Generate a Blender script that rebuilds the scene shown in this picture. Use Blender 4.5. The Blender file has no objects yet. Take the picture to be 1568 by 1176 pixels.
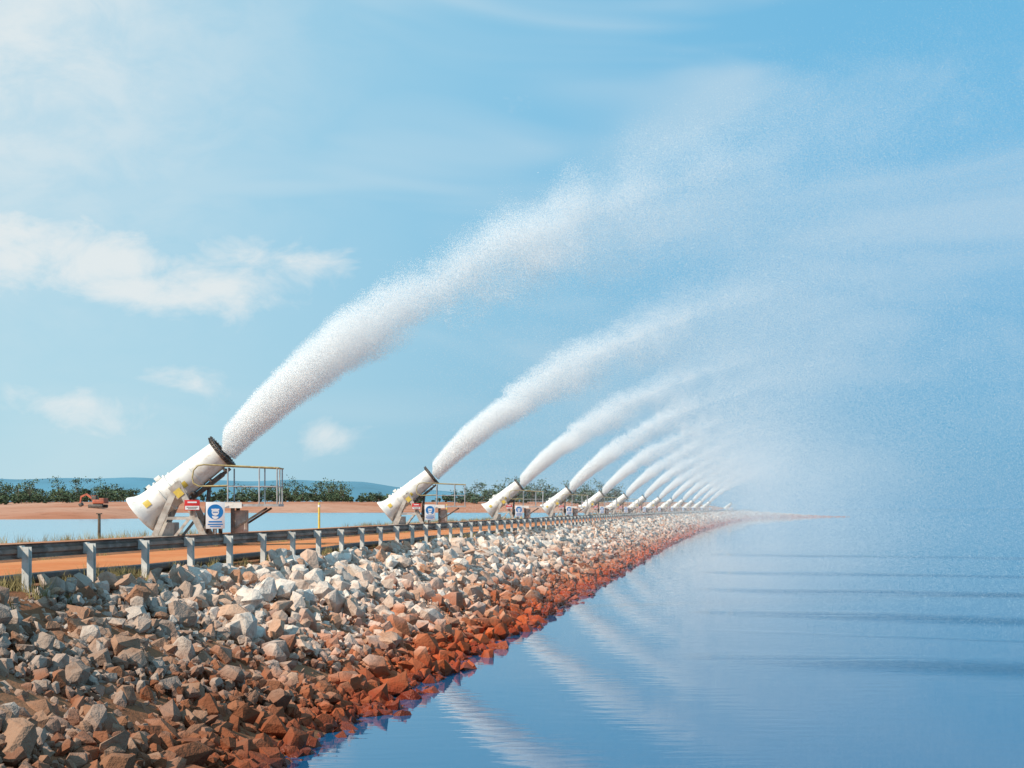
import bpy, bmesh, math, random
import numpy as np
from mathutils import Vector, Matrix
random.seed(7); rng=np.random.default_rng(7)
S=bpy.context.scene
S.view_settings.view_transform='Standard'; S.view_settings.look='None'; S.view_settings.exposure=0
COL=S.collection
CAMZ=4.0
# ------------------------------------------------ node helpers
class NT:
    def __init__(s,tree): s.t=tree; s.n=tree.nodes; s.l=tree.links
    def new(s,typ,**kw):
        n=s.n.new(typ)
        for k,v in kw.items(): setattr(n,k,v)
        return n
    def put(s,sock,v):
        if v is None: return
        if isinstance(v,bpy.types.NodeSocket): s.l.new(v,sock)
        else:
            if isinstance(v,(tuple,list)) and len(v)==3 and sock.type=='RGBA': v=(*v,1)
            sock.default_value=v
    def m(s,op,a,b=None,c=None,clamp=False):
        n=s.new('ShaderNodeMath',operation=op); n.use_clamp=clamp
        for i,v in enumerate((a,b,c)): s.put(n.inputs[i],v)
        return n.outputs[0]
    def vm(s,op,a,b=None):
        n=s.new('ShaderNodeVectorMath',operation=op); s.put(n.inputs[0],a); s.put(n.inputs[1],b)
        return n.outputs[1] if op in('LENGTH','DISTANCE','DOT_PRODUCT') else n.outputs[0]
    def ss(s,x,a,b,lo=0.0,hi=1.0,typ='SMOOTHSTEP'):
        n=s.new('ShaderNodeMapRange',interpolation_type=typ)
        s.put(n.inputs[0],x); s.put(n.inputs[1],a); s.put(n.inputs[2],b); s.put(n.inputs[3],lo); s.put(n.inputs[4],hi)
        return n.outputs[0]
    def noise(s,vec,scale,detail=3,rough=.5,dist=0):
        n=s.new('ShaderNodeTexNoise'); s.put(n.inputs['Vector'],vec)
        n.inputs['Scale'].default_value=scale; n.inputs['Detail'].default_value=detail
        n.inputs['Roughness'].default_value=rough; n.inputs['Distortion'].default_value=dist
        return n.outputs['Fac']
    def mix(s,f,a,b,mode='MIX'):
        n=s.new('ShaderNodeMix',data_type='RGBA',blend_type=mode)
        s.put(n.inputs[0],f); s.put(n.inputs[6],a); s.put(n.inputs[7],b)
        return n.outputs[2]
    def sep(s,v):
        n=s.new('ShaderNodeSeparateXYZ'); s.put(n.inputs[0],v); return n.outputs
    def comb(s,x,y,z):
        n=s.new('ShaderNodeCombineXYZ')
        for i,v in enumerate((x,y,z)): s.put(n.inputs[i],v)
        return n.outputs[0]
def newmat(name):
    m=bpy.data.materials.new(name); m.use_nodes=True
    t=NT(m.node_tree); t.n.clear()
    out=t.new('ShaderNodeOutputMaterial')
    return m,t,out
def pbr(name,col,rough=.6,metal=0,var=.15,scale=3,bump=0,bscale=20,dirt=None,dirtamt=.5):
    m,t,out=newmat(name)
    p=t.new('ShaderNodeBsdfPrincipled')
    tc=t.new('ShaderNodeTexCoord').outputs['Object']
    n=t.noise(tc,scale,3,.6)
    dark=tuple(c*(1-var*1.6) for c in col); lite=tuple(min(1,c*(1+var)) for c in col)
    c=t.mix(t.ss(n,.3,.7),dark,lite)
    if dirt:
        d=t.noise(tc,scale*1.7,4,.7)
        c=t.mix(t.ss(d,.5,.72,0,dirtamt),c,dirt)
    t.put(p.inputs['Base Color'],c); p.inputs['Roughness'].default_value=rough; p.inputs['Metallic'].default_value=metal
    t.l.new(p.outputs[0],out.inputs['Surface'])
    return m
# ------------------------------------------------ mesh helpers
def obj(name,me,mats=(),parent=None,loc=None):
    o=bpy.data.objects.new(name,me); COL.objects.link(o)
    for m in mats: me.materials.append(m)
    if parent: o.parent=parent
    if loc: o.location=loc
    return o
def tri_mesh(name,V,F,flat=True,check=True):
    V=np.asarray(V,dtype=np.float32); F=np.asarray(F,dtype=np.int32); k=F.shape[1]
    me=bpy.data.meshes.new(name)
    me.vertices.add(len(V)); me.vertices.foreach_set('co',V.ravel())
    me.loops.add(F.size); me.loops.foreach_set('vertex_index',F.ravel())
    me.polygons.add(len(F)); me.polygons.foreach_set('loop_start',np.arange(0,F.size,k,dtype=np.int32))
    me.update(calc_edges=True)
    if check: me.validate()
    if flat: me.polygons.foreach_set('use_smooth',np.zeros(len(me.polygons),dtype=bool))
    return me
class B:
    """bmesh collector"""
    def __init__(s): s.bm=bmesh.new()
    def box(s,c,size,rot=None,mat=0,bev=0):
        r=bmesh.ops.create_cube(s.bm,size=1)
        M=Matrix.Translation(c)@(rot.to_4x4() if rot else Matrix())@Matrix.Diagonal((*size,1))
        bmesh.ops.transform(s.bm,matrix=M,verts=r['verts'])
        fs={f for v in r['verts'] for f in v.link_faces}
        for f in fs: f.material_index=mat
        if bev:
            es={e for f in fs for e in f.edges}
            rb=bmesh.ops.bevel(s.bm,geom=list(es),offset=bev,segments=2,affect='EDGES',profile=.5)
            for f in rb['faces']: f.material_index=mat
    def beam(s,a,b,w,h,mat=0):
        a=Vector(a);b=Vector(b);d=b-a
        q=d.to_track_quat('X','Z').to_matrix()
        s.box((a+b)/2,(d.length,w,h),q,mat)
    def rod(s,a,b,r,mat=0,seg=10,r2=None):
        a=Vector(a);b=Vector(b);d=b-a
        q=d.to_track_quat('Z','Y').to_matrix().to_4x4()
        ret=bmesh.ops.create_cone(s.bm,cap_ends=True,segments=seg,radius1=r,radius2=r if r2 is None else r2,depth=d.length,matrix=Matrix.Translation((a+b)/2)@q)
        for f in {f for v in ret['verts'] for f in v.link_faces}:
            f.material_index=mat; f.smooth=len(f.verts)==4
    def lathe(s,prof,M,seg=40,mat=0,cap=False):
        rings=[]
        for t,r in prof:
            rings.append([s.bm.verts.new(M@Vector((t,r*math.cos(2*math.pi*i/seg),r*math.sin(2*math.pi*i/seg)))) for i in range(seg)])
        for a,b in zip(rings,rings[1:]):
            for i in range(seg):
                f=s.bm.faces.new((a[i],a[(i+1)%seg],b[(i+1)%seg],b[i])); f.material_index=mat; f.smooth=True
        if cap:
            for r in (rings[0],rings[-1]):
                f=s.bm.faces.new(r); f.material_index=mat
    def mesh(s,name,sharp=True):
        bmesh.ops.recalc_face_normals(s.bm,faces=s.bm.faces)
        me=bpy.data.meshes.new(name); s.bm.to_mesh(me); s.bm.free()
        if sharp: 
            try: me.set_sharp_from_angle(angle=math.radians(35))
            except Exception: pass
        return me
# ------------------------------------------------ dyke path
DS=1.0; S0=-60; S1=1300
ss_=np.arange(S0,S1,DS); PX=np.zeros(len(ss_)); PY=np.zeros(len(ss_)); TH=np.zeros(len(ss_))
for i,s in enumerate(ss_):
    if s<100: th=0
    elif s<640: th=1.3e-4*(s-100)
    else: th=min(1.3,.0702+.012*(s-640))
    TH[i]=th
for i in range(1,len(ss_)):
    PX[i]=PX[i-1]+math.sin(TH[i])*DS; PY[i]=PY[i-1]+math.cos(TH[i])*DS
PX-=np.interp(0,ss_,PX); PY-=np.interp(0,ss_,PY)
def zfac(s):   # the dyke drops below the water after the bend
    t=np.clip((s-650)/95,0,1); return 1-t*t*(3-2*t)
def zdrop(z,s):
    f=zfac(s); return np.where(np.asarray(z)>0,z*f-.6*(1-f),z)
def P(s,u,z=0.0):
    x=np.interp(s,ss_,PX);y=np.interp(s,ss_,PY);t=np.interp(s,ss_,TH)
    return (x-u*np.cos(t), y+u*np.sin(t), zdrop(z,s)+0*x)
prof=[(1.0,-1.6),(5.2,-.9),(6.9,-.12),(8.5,.72),(10.2,1.62),(11.5,2.3),(12.1,2.56),(13,2.64),(17.3,2.64),(18.2,2.85),(21.6,2.9),(23.5,2.75),(25.6,2.3),(27.5,1.7),(32,1.35)]
PU=np.array([p[0] for p in prof]); PZ=np.array([p[1] for p in prof])
def hz(u): return np.interp(u,PU,PZ)
def sweep(name,us,zs,svals,mats,closed=False,smooth=True,jit=0):
    V=[];n=len(us)
    for s in svals:
        for u,z in zip(us,zs):
            V.append(P(s,u+ (random.uniform(-jit,jit)),z+random.uniform(-jit,jit)*.3))
    F=[]
    m=n if closed else n-1
    for i in range(len(svals)-1):
        for j in range(m):
            a=i*n+j;b=i*n+(j+1)%n
            F.append((a,b,b+n,a+n))
    me=tri_mesh(name,V,F)
    if smooth: me.polygons.foreach_set('use_smooth',[True]*len(me.polygons))
    return obj(name,me,mats)
# ------------------------------------------------ materials
def earth(name,c1,c2,c3,sc=.15,bump=.5):
    m,t,out=newmat(name); p=t.new('ShaderNodeBsdfPrincipled')
    g=t.new('ShaderNodeNewGeometry').outputs['Position']
    a=t.noise(g,sc,4,.6); b=t.noise(g,sc*14,4,.65); c0=t.mix(t.ss(a,.35,.65),c1,c2)
    c0=t.mix(t.ss(b,.5,.75,0,.6),c0,c3)
    t.put(p.inputs['Base Color'],c0); p.inputs['Roughness'].default_value=.95; p.inputs['Specular IOR Level'].default_value=.1
    bp=t.new('ShaderNodeBump'); bp.inputs['Strength'].default_value=bump; bp.inputs['Distance'].default_value=.05
    t.put(bp.inputs['Height'],t.noise(g,6,4,.7)); t.l.new(bp.outputs[0],p.inputs['Normal'])
    t.l.new(p.outputs[0],out.inputs['Surface']); return m
M_ground=earth('laterite_earth',(.42,.165,.09),(.52,.28,.19),(.22,.085,.045),.02)
M_pad=earth('pad_gravel',(.44,.19,.10),(.52,.27,.16),(.28,.12,.06),.2)
M_road=earth('dirt_road_mat',(.58,.19,.07),(.64,.26,.11),(.42,.14,.05),.3,.4)
M_bank=earth('bank_soil',(.24,.10,.05),(.32,.15,.08),(.10,.045,.025),.4,.8)
def rockmat():
    m,t,out=newmat('riprap_stone'); p=t.new('ShaderNodeBsdfPrincipled')
    pos=t.new('ShaderNodeNewGeometry').outputs['Position']
    at=t.new('ShaderNodeAttribute',attribute_name='rk'); r=t.sep(at.outputs['Color'])
    z=t.sep(pos)[2]; yy=t.sep(pos)[1]
    n1=t.noise(pos,.35,3,.6); n2=t.noise(pos,5,4,.7)
    pale=t.mix(r[0],(.52,.38,.30),(.88,.77,.67))
    tan=t.mix(r[1],(.44,.20,.11),(.68,.44,.31))
    up=t.mix(t.ss(t.m('ADD',n1,t.m('MULTIPLY',t.m('SUBTRACT',r[2],.5),.55)),.49,.74),pale,tan)
    red=t.mix(r[0],(.30,.075,.028),(.54,.20,.10))
    hh=t.m('ADD',z,t.m('ADD',t.m('MULTIPLY',t.m('SUBTRACT',n1,.5),2.6),t.m('MULTIPLY',t.m('SUBTRACT',r[2],.5),1.3)))
    c=t.mix(t.ss(hh,.45,1.5),red,up)
    deep=t.mix(r[1],(.28,.03,.01),(.58,.11,.028))
    c=t.mix(t.ss(t.m('ADD',z,t.m('MULTIPLY',n2,.3)),.3,.85),deep,c)
    c=t.mix(t.ss(n2,.46,.75,0,.5),c,(.22,.09,.045))
    shade_y=t.m('ADD',yy,t.m('MULTIPLY',t.m('SUBTRACT',n1,.5),22.0))   # shade over the near-end stones, painted in as darker brown
    c=t.mix(t.ss(shade_y,24,39,.58,0),c,(.14,.065,.034))
    c=t.mix(t.ss(z,.05,.28,.55,0),c,(.10,.012,.006))               # wet line
    t.put(p.inputs['Base Color'],c)
    t.put(p.inputs['Roughness'],t.ss(z,.05,.3,.35,.9)); p.inputs['Specular IOR Level'].default_value=.2
    b=t.new('ShaderNodeBump'); b.inputs['Strength'].default_value=.85; b.inputs['Distance'].default_value=.045
    t.put(b.inputs['Height'],t.noise(pos,11,3,.7)); t.l.new(b.outputs[0],p.inputs['Normal'])
    t.l.new(p.outputs[0],out.inputs['Surface']); return m
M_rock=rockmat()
def watermat(name,base,bands,amp=1.0,rough=.02):
    m,t,out=newmat(name); p=t.new('ShaderNodeBsdfPrincipled')
    pos=t.new('ShaderNodeNewGeometry').outputs['Position']; x,y,z=t.sep(pos)
    w1=t.noise(t.comb(t.m('MULTIPLY',x,.9),t.m('MULTIPLY',y,2.6),0),1.0,2,.5)
    w2=t.noise(t.comb(t.m('MULTIPLY',x,.06),t.m('MULTIPLY',y,.25),3),1.0,1,.5)
    h=t.m('ADD',t.m('MULTIPLY',w1,.0035*amp),t.m('MULTIPLY',w2,.005))
    col=base
    if bands:
        warp=t.m('MULTIPLY',t.m('SUBTRACT',t.noise(t.comb(t.m('MULTIPLY',x,.05),t.m('MULTIPLY',y,.02),0),1,2,.5),.5),7.0)
        yy=t.m('ADD',t.m('ADD',y,warp),t.m('MULTIPLY',x,.4))
        lane=None
        for yc,w,am in((134,3.0,.5),(97,1.8,.7),(77,1.8,.9),(60,1.8,1.0),(42,1.8,1.0),(51,.5,.25)):
            q=t.m('DIVIDE',t.m('SUBTRACT',yy,yc),w)
            gs=t.m('MULTIPLY',t.m('POWER',2.718,t.m('MULTIPLY',t.m('MULTIPLY',q,q),-1.0)),am)
            lane=gs if lane is None else t.m('MAXIMUM',lane,gs)
        brk=t.noise(t.comb(t.m('MULTIPLY',x,.10),t.m('MULTIPLY',y,.5),5),1,2,.6)
        lane=t.m('MULTIPLY',t.m('MULTIPLY',lane,t.ss(x,-2.5,7.0)),t.ss(brk,.3,.52,.2,1))
        rip=t.noise(t.comb(t.m('MULTIPLY',x,3),t.m('MULTIPLY',y,9),0),1,2,.6)
        h=t.m('ADD',h,t.m('MULTIPLY',t.m('MULTIPLY',rip,lane),.15))
        col=t.mix(lane,base,(0,.06,.15))
    t.put(p.inputs['Base Color'],col); p.inputs['Roughness'].default_value=rough; p.inputs['IOR'].default_value=1.33
    b=t.new('ShaderNodeBump'); b.inputs['Strength'].default_value=1; b.inputs['Distance'].default_value=1
    t.put(b.inputs['Height'],h); t.l.new(b.outputs[0],p.inputs['Normal'])
    t.l.new(p.outputs[0],out.inputs['Surface']); return m
M_water=watermat('pond_water',(.0,.09,.21),True)
M_water2=watermat('shallow_water',(.22,.38,.46),False,14,.2)
M_white=pbr('white_paint',(.75,.73,.69),.45,0,.08,2,dirt=(.40,.28,.19),dirtamt=.45)
M_steel=pbr('galvanised_steel',(.42,.42,.42),.5,.3,.15,4,dirt=(.25,.15,.09),dirtamt=.4)
M_dark=pbr('dark_steel',(.10,.085,.075),.6,.2,.3,5,dirt=(.28,.13,.06),dirtamt=.6)
M_frame=pbr('weathered_frame',(.50,.46,.41),.6,.1,.2,3,dirt=(.32,.18,.11),dirtamt=.6)
M_yel=pbr('yellow_paint',(.70,.50,.09),.5,0,.1,6)
M_yelr=pbr('faded_yellow_rail',(.42,.33,.15),.5,0,.2,6)
M_rail=pbr('weathered_rail',(.33,.20,.145),.65,.05,.3,1.2,dirt=(.48,.38,.32),dirtamt=.6)
M_post=pbr('rail_post_steel',(.66,.63,.58),.55,0,.12,3,dirt=(.40,.26,.16),dirtamt=.5)
M_pipe=pbr('poly_pipe',(.025,.022,.022),.55,0,.2,2,dirt=(.2,.1,.05),dirtamt=.5)
M_red=pbr('red_paint',(.62,.03,.03),.45,0,.05,4)
M_dred=pbr('faded_orange_paint',(.42,.10,.05),.6,0,.2,1,dirt=(.2,.1,.07),dirtamt=.8)
M_blue=pbr('blue_paint',(.01,.20,.55),.45,0,.05,4)
M_sw=pbr('sign_white',(.82,.83,.84),.45,0,.03,3)
M_wood=pbr('weathered_wood',(.14,.09,.06),.9,0,.3,6)
M_leaf=pbr('eucalypt_leaf',(.075,.11,.05),.8,0,.45,.25)
M_trunk=pbr('bark',(.22,.17,.13),.9,0,.3,3)
M_grass=pbr('dry_grass',(.30,.24,.10),.9,0,.45,1.2)
M_hill=pbr('hazed_forest_hill',(.09,.24,.33),1,0,.12,.004)  # aerial haze painted into the hill's blue base colour
# ------------------------------------------------ ground, one sheet to the horizon
def axis(lo,hi,fine_lo,fine_hi,step,grow=1.25):
    a=list(np.arange(fine_lo,fine_hi+.1,step)); d=step; v=fine_hi
    while v<hi: d*=grow; v+=d; a.append(v)
    d=step; v=fine_lo
    while v>lo: d*=grow; v-=d; a.insert(0,v)
    return np.array(a)
gx=axis(-9000,9000,-420,60,6); gy=axis(-900,11000,-40,900,6)
def sst(x,a,b):
    t=np.clip((x-a)/(b-a),0,1); return t*t*(3-2*t)
def gh(x,y):
    sh=np.where(y>100,6.5e-5*(np.minimum(y,640)-100)**2,0)
    u=-x+sh
    bed=-1.8+sst(u,24,34)*3.0*(1-sst(y,690,760)*(1-sst(u,25,80)))
    wob=12*np.sin(x*.021)+7*np.sin(x*.063+1)
    land=sst(y+wob,600,760)*5.8+sst(y,900,2500)*6
    h=bed+land*sst(u,30,90)
    edge=-104+6*np.sin(y*.05)            # spit of spoil in the left pond
    sp=sst(-x,-edge,-edge+22)*np.exp(-((y-305+6*np.sin(x*.05))/40)**2)*(2.75+.35*np.sin(x*.09)+.25*np.sin(x*.23+2))*sst(u,24,40)
    return h+sp
X,Y=np.meshgrid(gx,gy); Z=gh(X,Y)+ (np.sin(X*.31)*np.cos(Y*.23)*.08)
nx,ny=len(gx),len(gy)
V=np.stack([X.ravel(),Y.ravel(),Z.ravel()],1)
i,j=np.meshgrid(np.arange(ny-1),np.arange(nx-1),indexing='ij'); a=(i*nx+j).ravel()
me=tri_mesh('ground',V,np.stack([a,a+1,a+1+nx,a+nx],1)); me.polygons.foreach_set('use_smooth',[True]*len(me.polygons))
obj('ground',me,[M_ground])
sv=np.concatenate([np.arange(-50,200,1.0),np.arange(200,800,4.0)])
sweep('dyke_embankment',PU,PZ,sv,[M_bank],jit=.05)
svd=np.concatenate([np.arange(-50,200,1.0),np.arange(200,700,4.0)])
sweep('dirt_road',[13.1,15.2,17.4],[2.68,2.71,2.68],svd,[M_road])
sweep('gravel_pad',[18.1,20,21.8],[2.89,2.915,2.94],svd,[M_pad])
def quad(name,x0,x1,y0,y1,z,mat):
    me=tri_mesh(name,[(x0,y0,z),(x1,y0,z),(x1,y1,z),(x0,y1,z)],[(0,1,2,3)]); return obj(name,me,[mat])
quad('pond_water',-9000,9000,-900,11000,0,M_water)
sl_=np.arange(-60,660,20); V=[];F=[]
for s in sl_:
    for u in (25.0,60,400,2500):
        x,y,_=P(s,u); V.append((x,y,2.1))
for q in range(len(sl_)-1):
    for k in range(3): a=q*4+k; F.append((a,a+1,a+5,a+4))
obj('lagoon_water',tri_mesh('lagoon_water',V,F),[M_water2])
# hills
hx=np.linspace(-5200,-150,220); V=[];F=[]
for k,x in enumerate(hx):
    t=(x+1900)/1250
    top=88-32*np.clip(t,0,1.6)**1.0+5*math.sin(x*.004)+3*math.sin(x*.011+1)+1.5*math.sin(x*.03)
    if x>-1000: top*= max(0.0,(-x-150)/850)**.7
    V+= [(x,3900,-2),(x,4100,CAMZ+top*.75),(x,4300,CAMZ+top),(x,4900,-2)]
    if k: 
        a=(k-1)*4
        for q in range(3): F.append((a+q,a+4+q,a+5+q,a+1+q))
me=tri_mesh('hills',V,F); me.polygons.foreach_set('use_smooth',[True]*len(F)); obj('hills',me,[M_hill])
# ------------------------------------------------ riprap
bases=[]
for k in range(30):
    bm=bmesh.new(); sc=(random.uniform(.95,1.35),random.uniform(.65,.95),random.uniform(.5,.85))
    for _ in range(random.randint(14,24)):
        v=Vector((random.gauss(0,1),random.gauss(0,1),random.gauss(0,1))).normalized()
        e=4.0
        s_=(abs(v.x)**e+abs(v.y)**e+abs(v.z)**e)**(-1/e)*.85
        v=v*s_*random.uniform(.76,1.02)
        bm.verts.new((v.x*sc[0],v.y*sc[1],v.z*sc[2]))
    bmesh.ops.convex_hull(bm,input=bm.verts)
    for v in [v for v in bm.verts if not v.link_faces]: bm.verts.remove(v)
    bmesh.ops.triangulate(bm,faces=bm.faces)
    bm.verts.index_update()
    bases.append((np.array([v.co[:] for v in bm.verts]),np.array([[v.index for v in f.verts] for f in bm.faces])))
    bm.free()
def rotm(n):
    q=rng.normal(size=(n,4)); q/=np.linalg.norm(q,axis=1)[:,None]; w,x,y,z=q.T
    return np.stack([1-2*(y*y+z*z),2*(x*y-z*w),2*(x*z+y*w),2*(x*y+z*w),1-2*(x*x+z*z),2*(y*z-x*w),2*(x*z-y*w),2*(y*z+x*w),1-2*(x*x+y*y)],1).reshape(n,3,3)
VV=[];FF=[];CC=[];off=0
def scatter(s0,s1,dens,r0,r1,u0=6.3,u1=11.95,pw=2.0):
    global off
    n=int((s1-s0)*(u1-u0)*dens)
    s=rng.uniform(s0,s1,n);u=rng.uniform(u0,u1,n)
    r=r0+(r1-r0)*rng.random(n)**pw
    x,y,_=P(s,u); z=(hz(u)+r*rng.uniform(-.1,.6,n)+.07*np.sin(s*.9+u*1.7)+.06*np.sin(s*2.3-u*2))
    z=zdrop(z,s)
    R=rotm(n); kid=rng.integers(0,len(bases),n); col=rng.random((n,3))
    for k,(bv,bf) in enumerate(bases):
        idx=np.where(kid==k)[0]
        if len(idx)==0: continue
        v=np.einsum('nij,vj->nvi',R[idx],bv)*r[idx][:,None,None]
        v+=np.stack([x[idx],y[idx],z[idx]],1)[:,None,:]
        m=len(bv)
        f=bf[None]+(np.arange(len(idx))*m)[:,None,None]+off
        VV.append(v.reshape(-1,3)); FF.append(f.reshape(-1,3)); CC.append(np.repeat(col[idx],m,0)); off+=m*len(idx)
scatter(-20,8,5,.12,.4)
scatter(8,80,24,.08,.19,pw=1.4)
scatter(8,80,6,.16,.36,pw=2.2)
scatter(30,80,1.2,.30,.46,pw=1.5)
scatter(8,80,42,.035,.09,pw=1)
scatter(80,200,15,.12,.38,pw=1.8)
scatter(200,420,7,.17,.46)
scatter(420,720,3,.25,.6)
V=np.concatenate(VV);F=np.concatenate(FF);C=np.concatenate(CC)
me=tri_mesh('riprap_rocks',V,F)
at=me.color_attributes.new('rk','FLOAT_COLOR','POINT')
at.data.foreach_set('color',np.concatenate([C,np.ones((len(C),1))],1).astype(np.float32).ravel())
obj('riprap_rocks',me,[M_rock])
# ------------------------------------------------ guardrail
g=bpy.data.objects.new('guardrail',None); COL.objects.link(g)
wz=np.array([0,.03,.07,.10,.13,.16,.19,.23,.26])+3.12
wu=np.array([.0,.05,.05,.0,.0,.0,.05,.05,.0])*1.3+12.22
us=list(wu)+list(wu[::-1]+.012); zs=list(wz)+list(wz[::-1])
svr=np.concatenate([np.arange(-8,120,2.75),np.arange(120,660,8)])
o=sweep('beam',us,zs,svr,[M_rail],closed=True,smooth=False); o.parent=g
b=B()
s=-6.0
while s<420:
    x,y,z=P(s,12.12)
    hgt=.78; tw=Matrix.Rotation(random.gauss(0,.05),3,'Z')@Matrix.Rotation(random.gauss(0,.015),3,'X')
    b.box((x,y,2.55+hgt/2),(.05,.13,hgt),tw); b.box((x+.04,y-.06,2.55+hgt/2),(.11,.012,hgt),tw); b.box((x+.04,y+.06,2.55+hgt/2),(.11,.012,hgt),tw)
    b.box((x-.06,y,3.25),(.07,.12,.2))
    s+=2.75
me=b.mesh('posts'); obj('posts',me,[M_post],g)
def pipe(name,u,z,r,mat,s0,s1,wob):
    V=[];F=[];n=8; sv=np.arange(s0,s1,2.0)
    for s in sv:
        du=wob*math.sin(s*.11)+wob*.6*math.sin(s*.37)
        for k in range(n):
            a=2*math.pi*k/n; V.append(P(s,u+du+r*math.cos(a),z+r*math.sin(a)+.02*math.sin(s*.5)))
    for q in range(len(sv)-1):
        for k in range(n): F.append((q*n+k,q*n+(k+1)%n,(q+1)*n+(k+1)%n,(q+1)*n+k))
    me=tri_mesh(name,V,F); me.polygons.foreach_set('use_smooth',[True]*len(F)); return obj(name,me,[mat])
pipe('poly_pipe',12.55,2.72,.10,M_pipe,-20,620,.06)
# ------------------------------------------------ evaporator cannon
ELEV=math.radians(39); A0=Vector((-1.25,0,.86)); AX=Vector((math.cos(ELEV),0,math.sin(ELEV))); LEN=3.62
MA=Matrix.Translation(A0)@Matrix.Rotation(-ELEV,4,'Y')
NOZ=A0+AX*LEN
def ax(t,y,n):
    return A0+AX*t+Vector((0,y,0))+Vector((-math.sin(ELEV),0,math.cos(ELEV)))*n
def cannon_meshes():
    M={}
    b=B()
    b.lathe([(0,.60),(-.02,.66),(0,.73),(.05,.735),(.12,.70),(.24,.625),(.42,.565),(.62,.545),(1.02,.545),(1.02,.60),(1.08,.60),(1.08,.545),(1.42,.55),(1.42,.61),(1.49,.61),(1.49,.545),(1.62,.545),(1.62,.58),(1.68,.58),(1.68,.535),(2.3,.52),(2.3,.55),(2.34,.55),(2.34,.515),(3.4,.475),(3.4,.45),(1.5,.48),(.3,.51),(0,.60)],MA,48,0)
    b.box(ax(.82,0,.58),(.16,.14,.12),Matrix.Rotation(-ELEV,3,'Y'),0,.01)
    b.box(ax(1.25,0,.62),(.22,.2,.14),Matrix.Rotation(-ELEV,3,'Y'),0,.01)
    M['barrel']=(b.mesh('barrel'),[M_white])
    b=B()
    b.lathe([(3.4,.47),(3.4,.56),(3.44,.6),(3.52,.6),(3.56,.57),(3.56,.47),(3.4,.47)],MA,48,0)
    for k in range(30):
        a=2*math.pi*k/30
        for tt in(3.45,3.53):
            p=MA@Vector((tt,.60*math.cos(a),.60*math.sin(a)));q=MA@Vector((tt+.03,.66*math.cos(a),.66*math.sin(a)))
            b.rod(p,q,.022,0,6)
    M['nozzle_ring']=(b.mesh('nozzle_ring'),[M_dark])
    b=B()
    b.lathe([(1.0,.001),(.9,.12),(.95,.16),(1.6,.16),(1.7,.001)],MA,20,0)
    for k in range(9):
        a=2*math.pi*k/9
        b.beam(MA@Vector((1.1,.14*math.cos(a),.14*math.sin(a))),MA@Vector((1.18,.47*math.cos(a+.25),.47*math.sin(a+.25))),.02,.16,0)
    for r in(.12,.24,.36,.48,.6): b.lathe([(-.01,r),(.0,r+.012),(.01,r),(-.01,r)],MA,32,0)
    for k in range(8):
        a=2*math.pi*k/8; b.rod(MA@Vector((0,0,0)),MA@Vector((0,.64*math.cos(a),.64*math.sin(a))),.01,0,5)
    M['fan']=(b.mesh('fan'),[M_dark])
    b=B()
    for sy in(-.70,.70):
        b.beam((.12,sy,1.95),(-.68,sy,.06),.09,.2); b.beam((.1,sy,2.0),(1.02,sy,.06),.09,.2)
        b.beam((-.3,sy,.75),(.62,sy,.75),.07,.1); b.beam((.62,sy,.9),(.0,sy,.08),.06,.09)
        b.beam((-1.0,sy,.07),(1.5,sy,.07),.12,.14)
        b.box((.12,sy,1.72),(.42,.05,.5),Matrix.Rotation(-ELEV,3,'Y'))
        b.rod((.12,sy*1.08,1.85),(.12,sy*.75,1.85),.11,0,14)
    for x in(-.95,.2,1.45): b.beam((x,-.7,.07),(x,.7,.07),.11,.13)
    b.beam((-.55,-.3,.3),(-.35,-.3,1.25),.07,.3); b.beam((-.55,.3,.3),(-.35,.3,1.25),.07,.3)
    b.box((-.3,0,.35),(.5,1.0,.5),None,0,.02)
    M['support_frame']=(b.mesh('support_frame'),[M_frame])
    b=B()
    b.rod(ax(1.5,-.12,-.66),ax(3.35,-.12,-.62),.05); b.rod(ax(1.5,.12,-.66),ax(3.35,.12,-.62),.05)
    b.box(ax(2.4,0,-.63),(1.3,.34,.14),Matrix.Rotation(-ELEV,3,'Y'),0,.01)
    b.rod((.9,0,.35),ax(2.5,0,-.6),.07); b.rod((.9,0,.25),(1.15,0,1.0),.11)
    for t in(1.9,2.6,3.2): b.box(ax(t,0,-.57),(.06,.7,.12),Matrix.Rotation(-ELEV,3,'Y'))
    M['water_manifold']=(b.mesh('water_manifold'),[M_dark])
    b=B()
    for (t,n0,w,r) in((.50,.10,.22,.562),(1.86,-.16,.2,.538)):
        a0=math.asin(n0/r); seg=6; vs=[]
        for q in range(seg+1):
            a=a0-.2+.4*q/seg
            for tt in(t-w/2,t+w/2):
                rr=r+(.02 if tt<.45 else 0)
                vs.append(b.bm.verts.new(MA@Vector((tt,-(rr+.006)*math.cos(a),(rr+.006)*math.sin(a)))))
        for q in range(seg): b.bm.faces.new((vs[2*q],vs[2*q+1],vs[2*q+3],vs[2*q+2]))
    b.box((.16,-.76,1.62),(.26,.02,.28),Matrix.Rotation(-ELEV,3,'Y'))
    M['warning_labels']=(b.mesh('warning_labels'),[M_yel])
    b=B()
    b.box((2.35,-.1,1.2),(2.3,1.5,.09),None,0); b.box((1.75,-.87,1.2),(1.05,.02,.2),None,1)
    for x in(1.35,1.95):
        for y in(-.72,.5): b.box((x,y,.6),(.12,.12,1.11),None,2)
    b.beam((1.95,-.72,.35),(3.1,-.72,1.1),.07,.07,2); b.beam((1.95,.5,.35),(3.1,.5,1.1),.07,.07,2)
    M['platform']=(b.mesh('platform'),[M_steel,M_white,M_dark])
    b=B()
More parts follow.
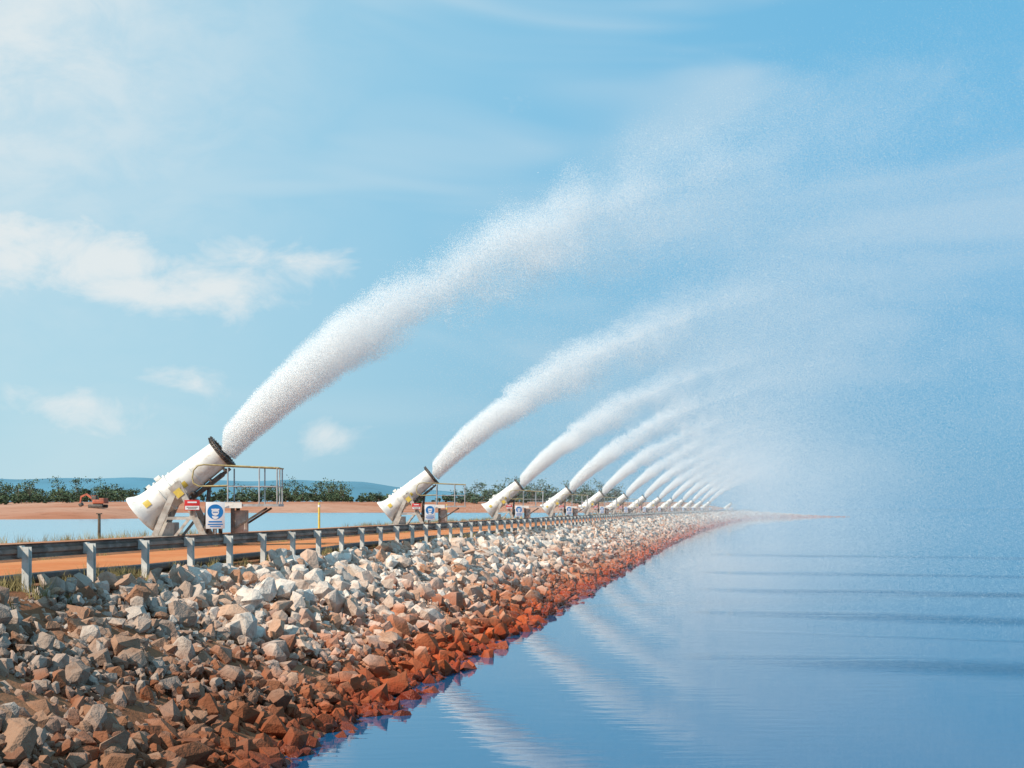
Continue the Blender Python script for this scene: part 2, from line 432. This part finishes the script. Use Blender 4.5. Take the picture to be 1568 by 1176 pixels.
    for y in(-.82,.62):
        for x in(1.8,2.85,3.45): b.rod((x,y,1.2),(x,y,2.5),.025,0,8)
        b.rod((1.8,y,1.85),(3.45,y,1.85),.018,0,8)
        b.rod((1.0,y,2.6),(3.5,y,2.5),.026,1,8)
        pts=[(1.0,2.6),(.8,2.56),(.66,2.4),(.62,2.15),(.66,1.95),(.85,1.85),(1.8,1.88)]
        for p,q in zip(pts,pts[1:]): b.rod((p[0],y,p[1]),(q[0],y,q[1]),.026,1,8)
    b.rod((3.47,-.82,2.5),(3.47,.62,2.5),.026,1,8); b.rod((3.45,-.82,1.85),(3.45,.62,1.85),.018,0,8)
    b.rod((3.45,-.1,1.2),(3.45,-.1,2.5),.025,0,8)
    M['handrail']=(b.mesh('handrail'),[M_steel,M_yelr])
    b=B(); b.box((2.15,-.35,.62),(.5,.4,.8),None,0,.02); b.box((2.15,-.557,.62),(.4,.012,.68),None,0)
    M['control_cabinet']=(b.mesh('control_cabinet'),[M_frame])
    return M
CM=cannon_meshes()
for k,(me,mats) in CM.items():
    for m in mats: me.materials.append(m)
def disc(b,c,r,y,mat,seg=28,sx=1,a0=0,a1=2*math.pi):
    vs=[b.bm.verts.new((c[0]+r*sx*math.cos(a0+(a1-a0)*k/seg),y,c[1]+r*math.sin(a0+(a1-a0)*k/seg))) for k in range(seg)]
    f=b.bm.faces.new(vs); f.material_index=mat
b=B()
b.box((0,0,0),(.62,.02,.92),None,0,.004)
disc(b,(0,.12),.26,-.013,1)
disc(b,(0,.11),.12,-.017,0); b.box((0,-.018,.2),(.26,.002,.05),None,0); b.box((0,-.02,.11),(.17,.003,.03),None,1); disc(b,(0,-.02),.11,-.0165,0,14,1,math.pi,2*math.pi)
b.box((0,-.013,-.22),(.44,.003,.05),None,1); b.box((0,-.013,-.31),(.5,.003,.04),None,1); b.box((0,-.013,-.38),(.36,.003,.03),None,1)
b.box((0,.03,-.6),(.05,.04,1.3),None,2)
ME_sign1=b.mesh('safety_sign'); 
for m in(M_sw,M_blue,M_steel): ME_sign1.materials.append(m)
b=B(); b.box((0,0,0),(.5,.02,.36),None,0,.003); b.box((0,-.013,-.09),(.46,.003,.13),None,1); b.box((0,-.013,.1),(.3,.003,.05),None,1); b.box((0,-.016,-.07),(.36,.003,.025),None,2); b.box((0,-.016,-.12),(.28,.003,.02),None,2)
b.box((0,.02,-.05),(.06,.03,.5),None,2)
ME_sign2=b.mesh('danger_sign')
for m in(M_red,M_sw,M_dark): ME_sign2.materials.append(m)
# ------------------------------------------------ mist: clouds of tiny water flakes, lit like anything else
PA,PB=1.13,.054; PL=36.0
def arc(x): return PA*x/(1+PB*x)
lat=rng.random((64,64,64)).astype(np.float32)
def vnoise(p):
    i=np.floor(p).astype(int); f=p-i; f=f*f*(3-2*f); i&=63; j=(i+1)&63
    g=lambda a,b_,c:lat[a,b_,c]
    x0,y0,z0=i.T; x1,y1,z1=j.T; fx,fy,fz=f.T
    c00=g(x0,y0,z0)*(1-fx)+g(x1,y0,z0)*fx; c10=g(x0,y1,z0)*(1-fx)+g(x1,y1,z0)*fx
    c01=g(x0,y0,z1)*(1-fx)+g(x1,y0,z1)*fx; c11=g(x0,y1,z1)*(1-fx)+g(x1,y1,z1)*fx
    return (c00*(1-fy)+c10*fy)*(1-fz)+(c01*(1-fy)+c11*fy)*fz
def fbm(p,o=4):
    s=0;a=.5;n=0
    for k in range(o): s=s+a*vnoise(p*(2.03**k)+k*17.3); n+=a; a*=.6
    return s/n
def prad(x): return .45+.110*x+3.8*np.clip((x-10)/(PL-10),0,1)**1.15
def sample_plume(n,x0,x1,wfun,softx=0,seed=0.):
    out=[]; got=0
    while got<n:
        m=int(n*1.8); x=rng.uniform(x0,x1,m); x=x[rng.random(m)<wfun(x)]
        m=len(x); r=prad(x)
        a=rng.uniform(0,2*np.pi,m); q=np.sqrt(rng.random(m))*1.6
        Y=q*np.cos(a)*r; U=q*np.sin(a)*r
        U=np.where(U<0,U*(1+.8*sst(x,3,20)),U)
        sl=PA/(1+PB*x)**2; tl=np.sqrt(1+sl*sl); zc=arc(x)
        p=np.stack([x-sl/tl*U,Y,zc+U/tl],1)
        nz1=fbm(p*np.array([.8,.85,.85])+11+seed,4)
        na=(.10+.9*sst(x,.5,8))*(1-.35*sst(x,10,20))
        dd=q+na*((nz1-.5)*1.55)
        soft=.35+.85*sst(x,0,12)+softx
        e=1-sst(dd,1.15-soft,1.2)
        e=e**(1+.9*sst(x,5,18))
        k=(rng.random(m)<np.clip(e,0,1))&(p[:,0]>.0); out.append(p[k]); got+=k.sum()
    return np.concatenate(out)[:n]
def flakes(p,size):
    n=len(p); c=rng.normal(size=(n,3,3)).astype(np.float32); c-=c.mean(1,keepdims=True)
    c/=np.linalg.norm(c,axis=2,keepdims=True).mean(1,keepdims=True)
    sz=(size*rng.uniform(.6,1.4,n)).astype(np.float32)
    return (p[:,None,:].astype(np.float32)+c*sz[:,None,None]).reshape(-1,3)
def fallout(n):
    x=rng.triangular(6,20,56,n*2); top=np.where(x<20,arc(x),10.8-1.2*(x-20)/36)-.5+1.4*rng.normal(size=2*n)
    f=rng.random(2*n)**1.1; z=top-f*(top+5.9); y=rng.normal(size=2*n)*(2.5+.28*x)
    p=np.stack([x,y,z],1); e=fbm(p*np.array([.09,.09,.04])+3,3); k=(rng.random(2*n)<sst(e,.1,.7))&(z>-5.85)
    return p[k][:n]
md,t,out=newmat('water_droplets'); d=t.new('ShaderNodeBsdfDiffuse'); tr=t.new('ShaderNodeBsdfTranslucent'); mx=t.new('ShaderNodeMixShader')
for q in(d,tr): q.inputs['Color'].default_value=(.98,.98,.98,1)
mx.inputs[0].default_value=.45; t.l.new(d.outputs[0],mx.inputs[1]); t.l.new(tr.outputs[0],mx.inputs[2]); t.l.new(mx.outputs[0],out.inputs['Surface'])
def plume_mesh(f,fine=1.0,seed=0.,soft=0.):
    """f = coarseness: flake size x f, flake count / f^2"""
    g2=1/f**2
    Va=flakes(sample_plume(int(640000*g2),0,22,lambda x:np.clip(1.0-x/22,0,1)**1.35,soft,seed),.0130*f)
    Vb=flakes(sample_plume(int(650000*g2/fine**2),6,PL,lambda x:np.clip(sst(x,6,15)*(1-(x-6)/(PL-6))**1.3,0,1),.3,seed),.0090*f*fine)
    Vc=flakes(fallout(int(1250000*g2/fine**2)),.0085*f*fine)
    Vm=np.concatenate([Va,Vb,Vc]); me=tri_mesh('mist_plume',Vm,np.arange(len(Vm)).reshape(-1,3),check=False)
    me.materials.append(md); return me
PM=[plume_mesh(1.0,.80,3.3),plume_mesh(1.5,.9,9.1),plume_mesh(2.6,1,21.7),plume_mesh(2.6,1,37.2)]
YAW=math.radians(9)
slist=[54.7+38.8*k for k in range(13)]+[640]
for k,s in enumerate(slist):
    x,y,_=P(s,19.2); th=np.interp(s,ss_,TH); rot=YAW-th if k<13 else -.3
    e=bpy.data.objects.new('evaporator_cannon',None); COL.objects.link(e); e.location=(x,y,2.9); e.rotation_euler=(0,0,rot)
    for nm,(me,_m) in CM.items():
        o=bpy.data.objects.new(nm,me); COL.objects.link(o); o.parent=e
    Mx=Matrix.Translation((x,y,2.9))@Matrix.Rotation(rot,4,'Z')
    o=bpy.data.objects.new('safety_sign',ME_sign1); COL.objects.link(o); o.location=Mx@Vector((1.42,-1.05,.85)); o.rotation_euler=(0,0,rot+.25)
    o=bpy.data.objects.new('danger_sign',ME_sign2); COL.objects.link(o); o.location=Mx@Vector((.62,-.84,1.2)); o.rotation_euler=(0,0,rot+.15)
    if k>=13: continue
    o=bpy.data.objects.new('mist_plume',PM[0 if k==0 else 1 if k<3 else 2+k%2]); COL.objects.link(o); o.location=Mx@(NOZ-AX*.03); o.rotation_euler=(0,0,rot)
    sc=1 if k==0 else random.uniform(.93,1.03); o.scale=(sc,sc if (k//2)%2==0 else -sc,1 if k==0 else sc)
# ------------------------------------------------ tree line
V=[];F=[];TV=[];TF=[]
def tree(x,y,z,h):
    def limb(p,q,r0,r1):
        k=len(TV)
        for c,r in((p,r0),(q,r1)):
            for a in range(4): TV.append((c[0]+r*math.cos(a*1.571),c[1]+r*math.sin(a*1.571),c[2]))
        for a in range(4): TF.append((k+a,k+(a+1)%4,k+4+(a+1)%4,k+4+a))
    top=(x+random.uniform(-.4,.4),y,z+h*.6); limb((x,y,z-.5),top,.16,.08)
    nc=random.randint(6,11)
    for c in range(nc):
        cx=x+random.gauss(0,h*.26);cy=y+random.gauss(0,h*.26);cz=z+h*random.uniform(.2,.92); cr=h*random.uniform(.12,.22)
        limb((x,y,z+h*.3),(cx,cy,cz),.07,.03)
        for l in range(28):
            d=Vector((random.gauss(0,1),random.gauss(0,1),random.gauss(0,.7)))*cr*.6
            o=Vector((cx,cy,cz))+d; sz=random.uniform(.25,.5)
            a=Vector((random.uniform(-1,1),random.uniform(-1,1),random.uniform(-1,1))).normalized()*sz; bb=a.orthogonal().normalized()*sz*.7
            k=len(V); V.extend([tuple(o-a),tuple(o+bb),tuple(o+a),tuple(o-bb)]); F.append((k,k+1,k+2,k+3))
for k in range(430):
    y=random.uniform(740,900); x=random.uniform(-460,-60)
    if math.sin(x*.05)+math.sin(x*.017+2)<-.9: continue
    tree(x,y,float(gh(np.array(x),np.array(y))),random.choice([4,5,6,7,8,11])*random.uniform(.8,1.15))
for k in range(280):
    y=random.uniform(720,770); x=random.uniform(-460,-60); tree(x,y,float(gh(np.array(x),np.array(y))),random.uniform(1.5,3.8))
tl=bpy.data.objects.new('tree_line',None); COL.objects.link(tl)
obj('foliage',tri_mesh('foliage',V,F),[M_leaf],tl); obj('trunks',tri_mesh('trunks',TV,TF),[M_trunk],tl)
# ------------------------------------------------ grass
V=[];F=[]
def tuft(x,y,z,n,h):
    for _ in range(n):
        a=random.uniform(0,6.28); r=random.uniform(0,.16); l=h*random.uniform(.5,1.2); w=.008
        bx,by=x+r*math.cos(a),y+r*math.sin(a); tx,ty=bx+random.gauss(0,.3)*l,by+random.gauss(0,.3)*l
        k=len(V); V.extend([(bx-w,by,z),(bx+w,by,z),(tx,ty,z+l)]); F.append((k,k+1,k+2))
for k in range(420):
    s=random.uniform(14,120); u=random.choice([random.gauss(12.4,.25),random.gauss(17.8,.3)])
    x,y,_=P(s,u); tuft(float(x),float(y),float(hz(u))-.02,24,random.uniform(.12,.30))
for k in range(26):
    s=random.choice([random.gauss(27.5,1),random.gauss(31,.6)]); u=random.gauss(12.0,.25)
    x,y,_=P(s,u); tuft(float(x),float(y),float(hz(u))-.02,40,random.uniform(.2,.42))
for k in range(2600):
    s=random.uniform(20,330); u=random.uniform(22.0,26.2); 
    if math.sin(s*.13)+math.sin(s*.05+1)+random.gauss(0,.5)<-.3: continue
    x,y,_=P(s,u); tuft(float(x),float(y),float(hz(u))-.03,18,random.uniform(.15,.5))
obj('grass',tri_mesh('grass',V,F),[M_grass])
# ------------------------------------------------ posts, excavator
for s,u,hh in((82,21.4,1.3),(119,21.4,1.3),(160,21.4,1.3)):
    x,y,_=P(s,u); b=B(); b.rod((x,y,2.8),(x,y,2.95+hh),.06,0,10,.05); b.rod((x,y,2.95+hh-.2),(x,y,2.95+hh-.08),.064,1,10); b.rod((x,y,2.95+hh),(x,y,2.99+hh),.05,0,10,.02)
    obj('marker_post',b.mesh('marker_post'),[M_yel,M_sw])
b=B(); b.rod((-31.3,78,1),(-31.3,78,3.7),.09,0,8,.07); b.box((-31.3,78,3.72),(.22,.22,.05)); obj('wooden_post',b.mesh('wooden_post'),[M_wood])
ex=bpy.data.objects.new('excavator',None); COL.objects.link(ex)
b=B()
for y in(-1.1,1.1): b.box((0,y,.45),(3.6,.5,.8),None,0,.18)
b.box((0,0,.9),(1.6,1.6,.3),None,0); obj('tracks',b.mesh('tracks'),[M_dark],ex)
b=B(); b.box((-.6,0,1.5),(2.8,2.2,.9),None,0,.08); b.box((-1.4,0,2.1),(1.1,2.0,.4),None,0,.06)
b.box((.5,.6,2.2),(1.1,.9,1.3),None,1,.06); b.box((.5,.6,2.9),(1.2,1.0,.08),None,0)
b.beam((.7,-.2,1.6),(2.9,-.2,3.2),.35,.45,0); b.beam((2.8,-.2,3.25),(4.3,-.2,2.6),.32,.4,0); b.beam((4.25,-.2,2.7),(4.5,-.2,1.1),.28,.32,0)
b.box((4.3,-.2,.8),(.8,.9,.7),Matrix.Rotation(.5,3,'Y'),1,.05); b.rod((1.2,-.2,1.4),(2.4,-.2,2.7),.09,1)
obj('body',b.mesh('body'),[M_dred,M_dark],ex)
ex.scale=(.82,.82,.82)
ex.location=(-119,296,float(gh(np.array(-119.),np.array(296.)))-.05); ex.rotation_euler=(0,0,math.radians(172))
# ------------------------------------------------ light + world
EL=math.radians(39); RO=math.radians(225)
sd=Vector((math.sin(RO)*math.cos(EL),math.cos(RO)*math.cos(EL),math.sin(EL)))
L=bpy.data.lights.new('sun','SUN'); L.energy=5.0; L.angle=math.radians(.5); L.color=(1,.91,.77)
lo=bpy.data.objects.new('sun',L); COL.objects.link(lo); lo.rotation_euler=sd.to_track_quat('Z','Y').to_euler(); lo.location=(-20,-20,40)
W=bpy.data.worlds.new('World'); S.world=W; W.use_nodes=True; t=NT(W.node_tree); t.n.clear()
out=t.new('ShaderNodeOutputWorld'); bg=t.new('ShaderNodeBackground'); t.l.new(bg.outputs[0],out.inputs[0])
sky=t.new('ShaderNodeTexSky',sky_type='NISHITA'); sky.sun_disc=False; sky.sun_elevation=EL; sky.sun_rotation=RO; sky.altitude=0; sky.air_density=1.0; sky.dust_density=.6; sky.ozone_density=1.5
dirn=t.vm('NORMALIZE',t.new('ShaderNodeTexCoord').outputs['Generated'])
dx,dy,dz=t.sep(dirn)
k=10
def K(c): return tuple(v*k for v in c)
az=t.ss(dx,-.42,.16); 
lo_=t.mix(az,K((.45,.71,.83)),K((.06,.34,.61))); hi_=t.mix(az,K((.34,.66,.84)),K((.16,.50,.78)))
grad=t.mix(t.ss(dz,-.02,.26),lo_,hi_)
c=t.mix(.88,sky.outputs[0],grad)
def blob(px,py,sx,sy):
    a=(px-1115)/2400; b_=(778-py)/2400; v=Vector((a,1,b_)).normalized()
    d=t.vm('SUBTRACT',dirn,tuple(v)); d=t.vm('MULTIPLY',d,(2400/sx,2400/sx,2400/sy)); return t.m('POWER',2.718,t.m('MULTIPLY',t.vm('DOT_PRODUCT',d,d),-1.0))
nA=t.noise(t.vm('MULTIPLY',dirn,(1,1,1.6)),22,5,.62,.4)
nB=t.noise(t.vm('MULTIPLY',dirn,(1,1,3.0)),4,3,.55,.8)
msk=blob(60,385,160,66)
for a in((170,395,110,50),(335,425,100,58),(240,450,140,42),(110,620,120,40),(275,575,60,26),(500,665,50,26),(470,400,80,40)):
    w=.62 if a[1]>480 or a[0]>460 else 1.0
    msk=t.m('MAXIMUM',msk,t.m('MULTIPLY',blob(*a),w))
cum=t.ss(t.m('ADD',t.m('MULTIPLY',msk,.6),t.m('MULTIPLY',nA,1.1)),.66,1.2,0,.92)
cir=t.m('MULTIPLY',t.ss(nB,.38,.72),t.ss(dz,.0,.3,.18,.38))
tl_=t.m('MULTIPLY',blob(-60,0,360,360),t.ss(nA,.25,.7,.45,.9))
f=t.m('MAXIMUM',t.m('MAXIMUM',cum,cir),tl_)
c=t.mix(f,c,(7.9,8.4,8.5))
t.put(bg.inputs[0],c); bg.inputs[1].default_value=.10
# ------------------------------------------------ camera
cam=bpy.data.cameras.new('camera'); co=bpy.data.objects.new('camera',cam); COL.objects.link(co)
co.location=(0,0,CAMZ); co.rotation_euler=(math.radians(90),0,0)
cam.lens=2400/1568*36; cam.sensor_width=36; cam.shift_x=-(1115-784)/1568; cam.shift_y=(778-588)/1568
cam.clip_start=.5; cam.clip_end=30000
S.camera=co
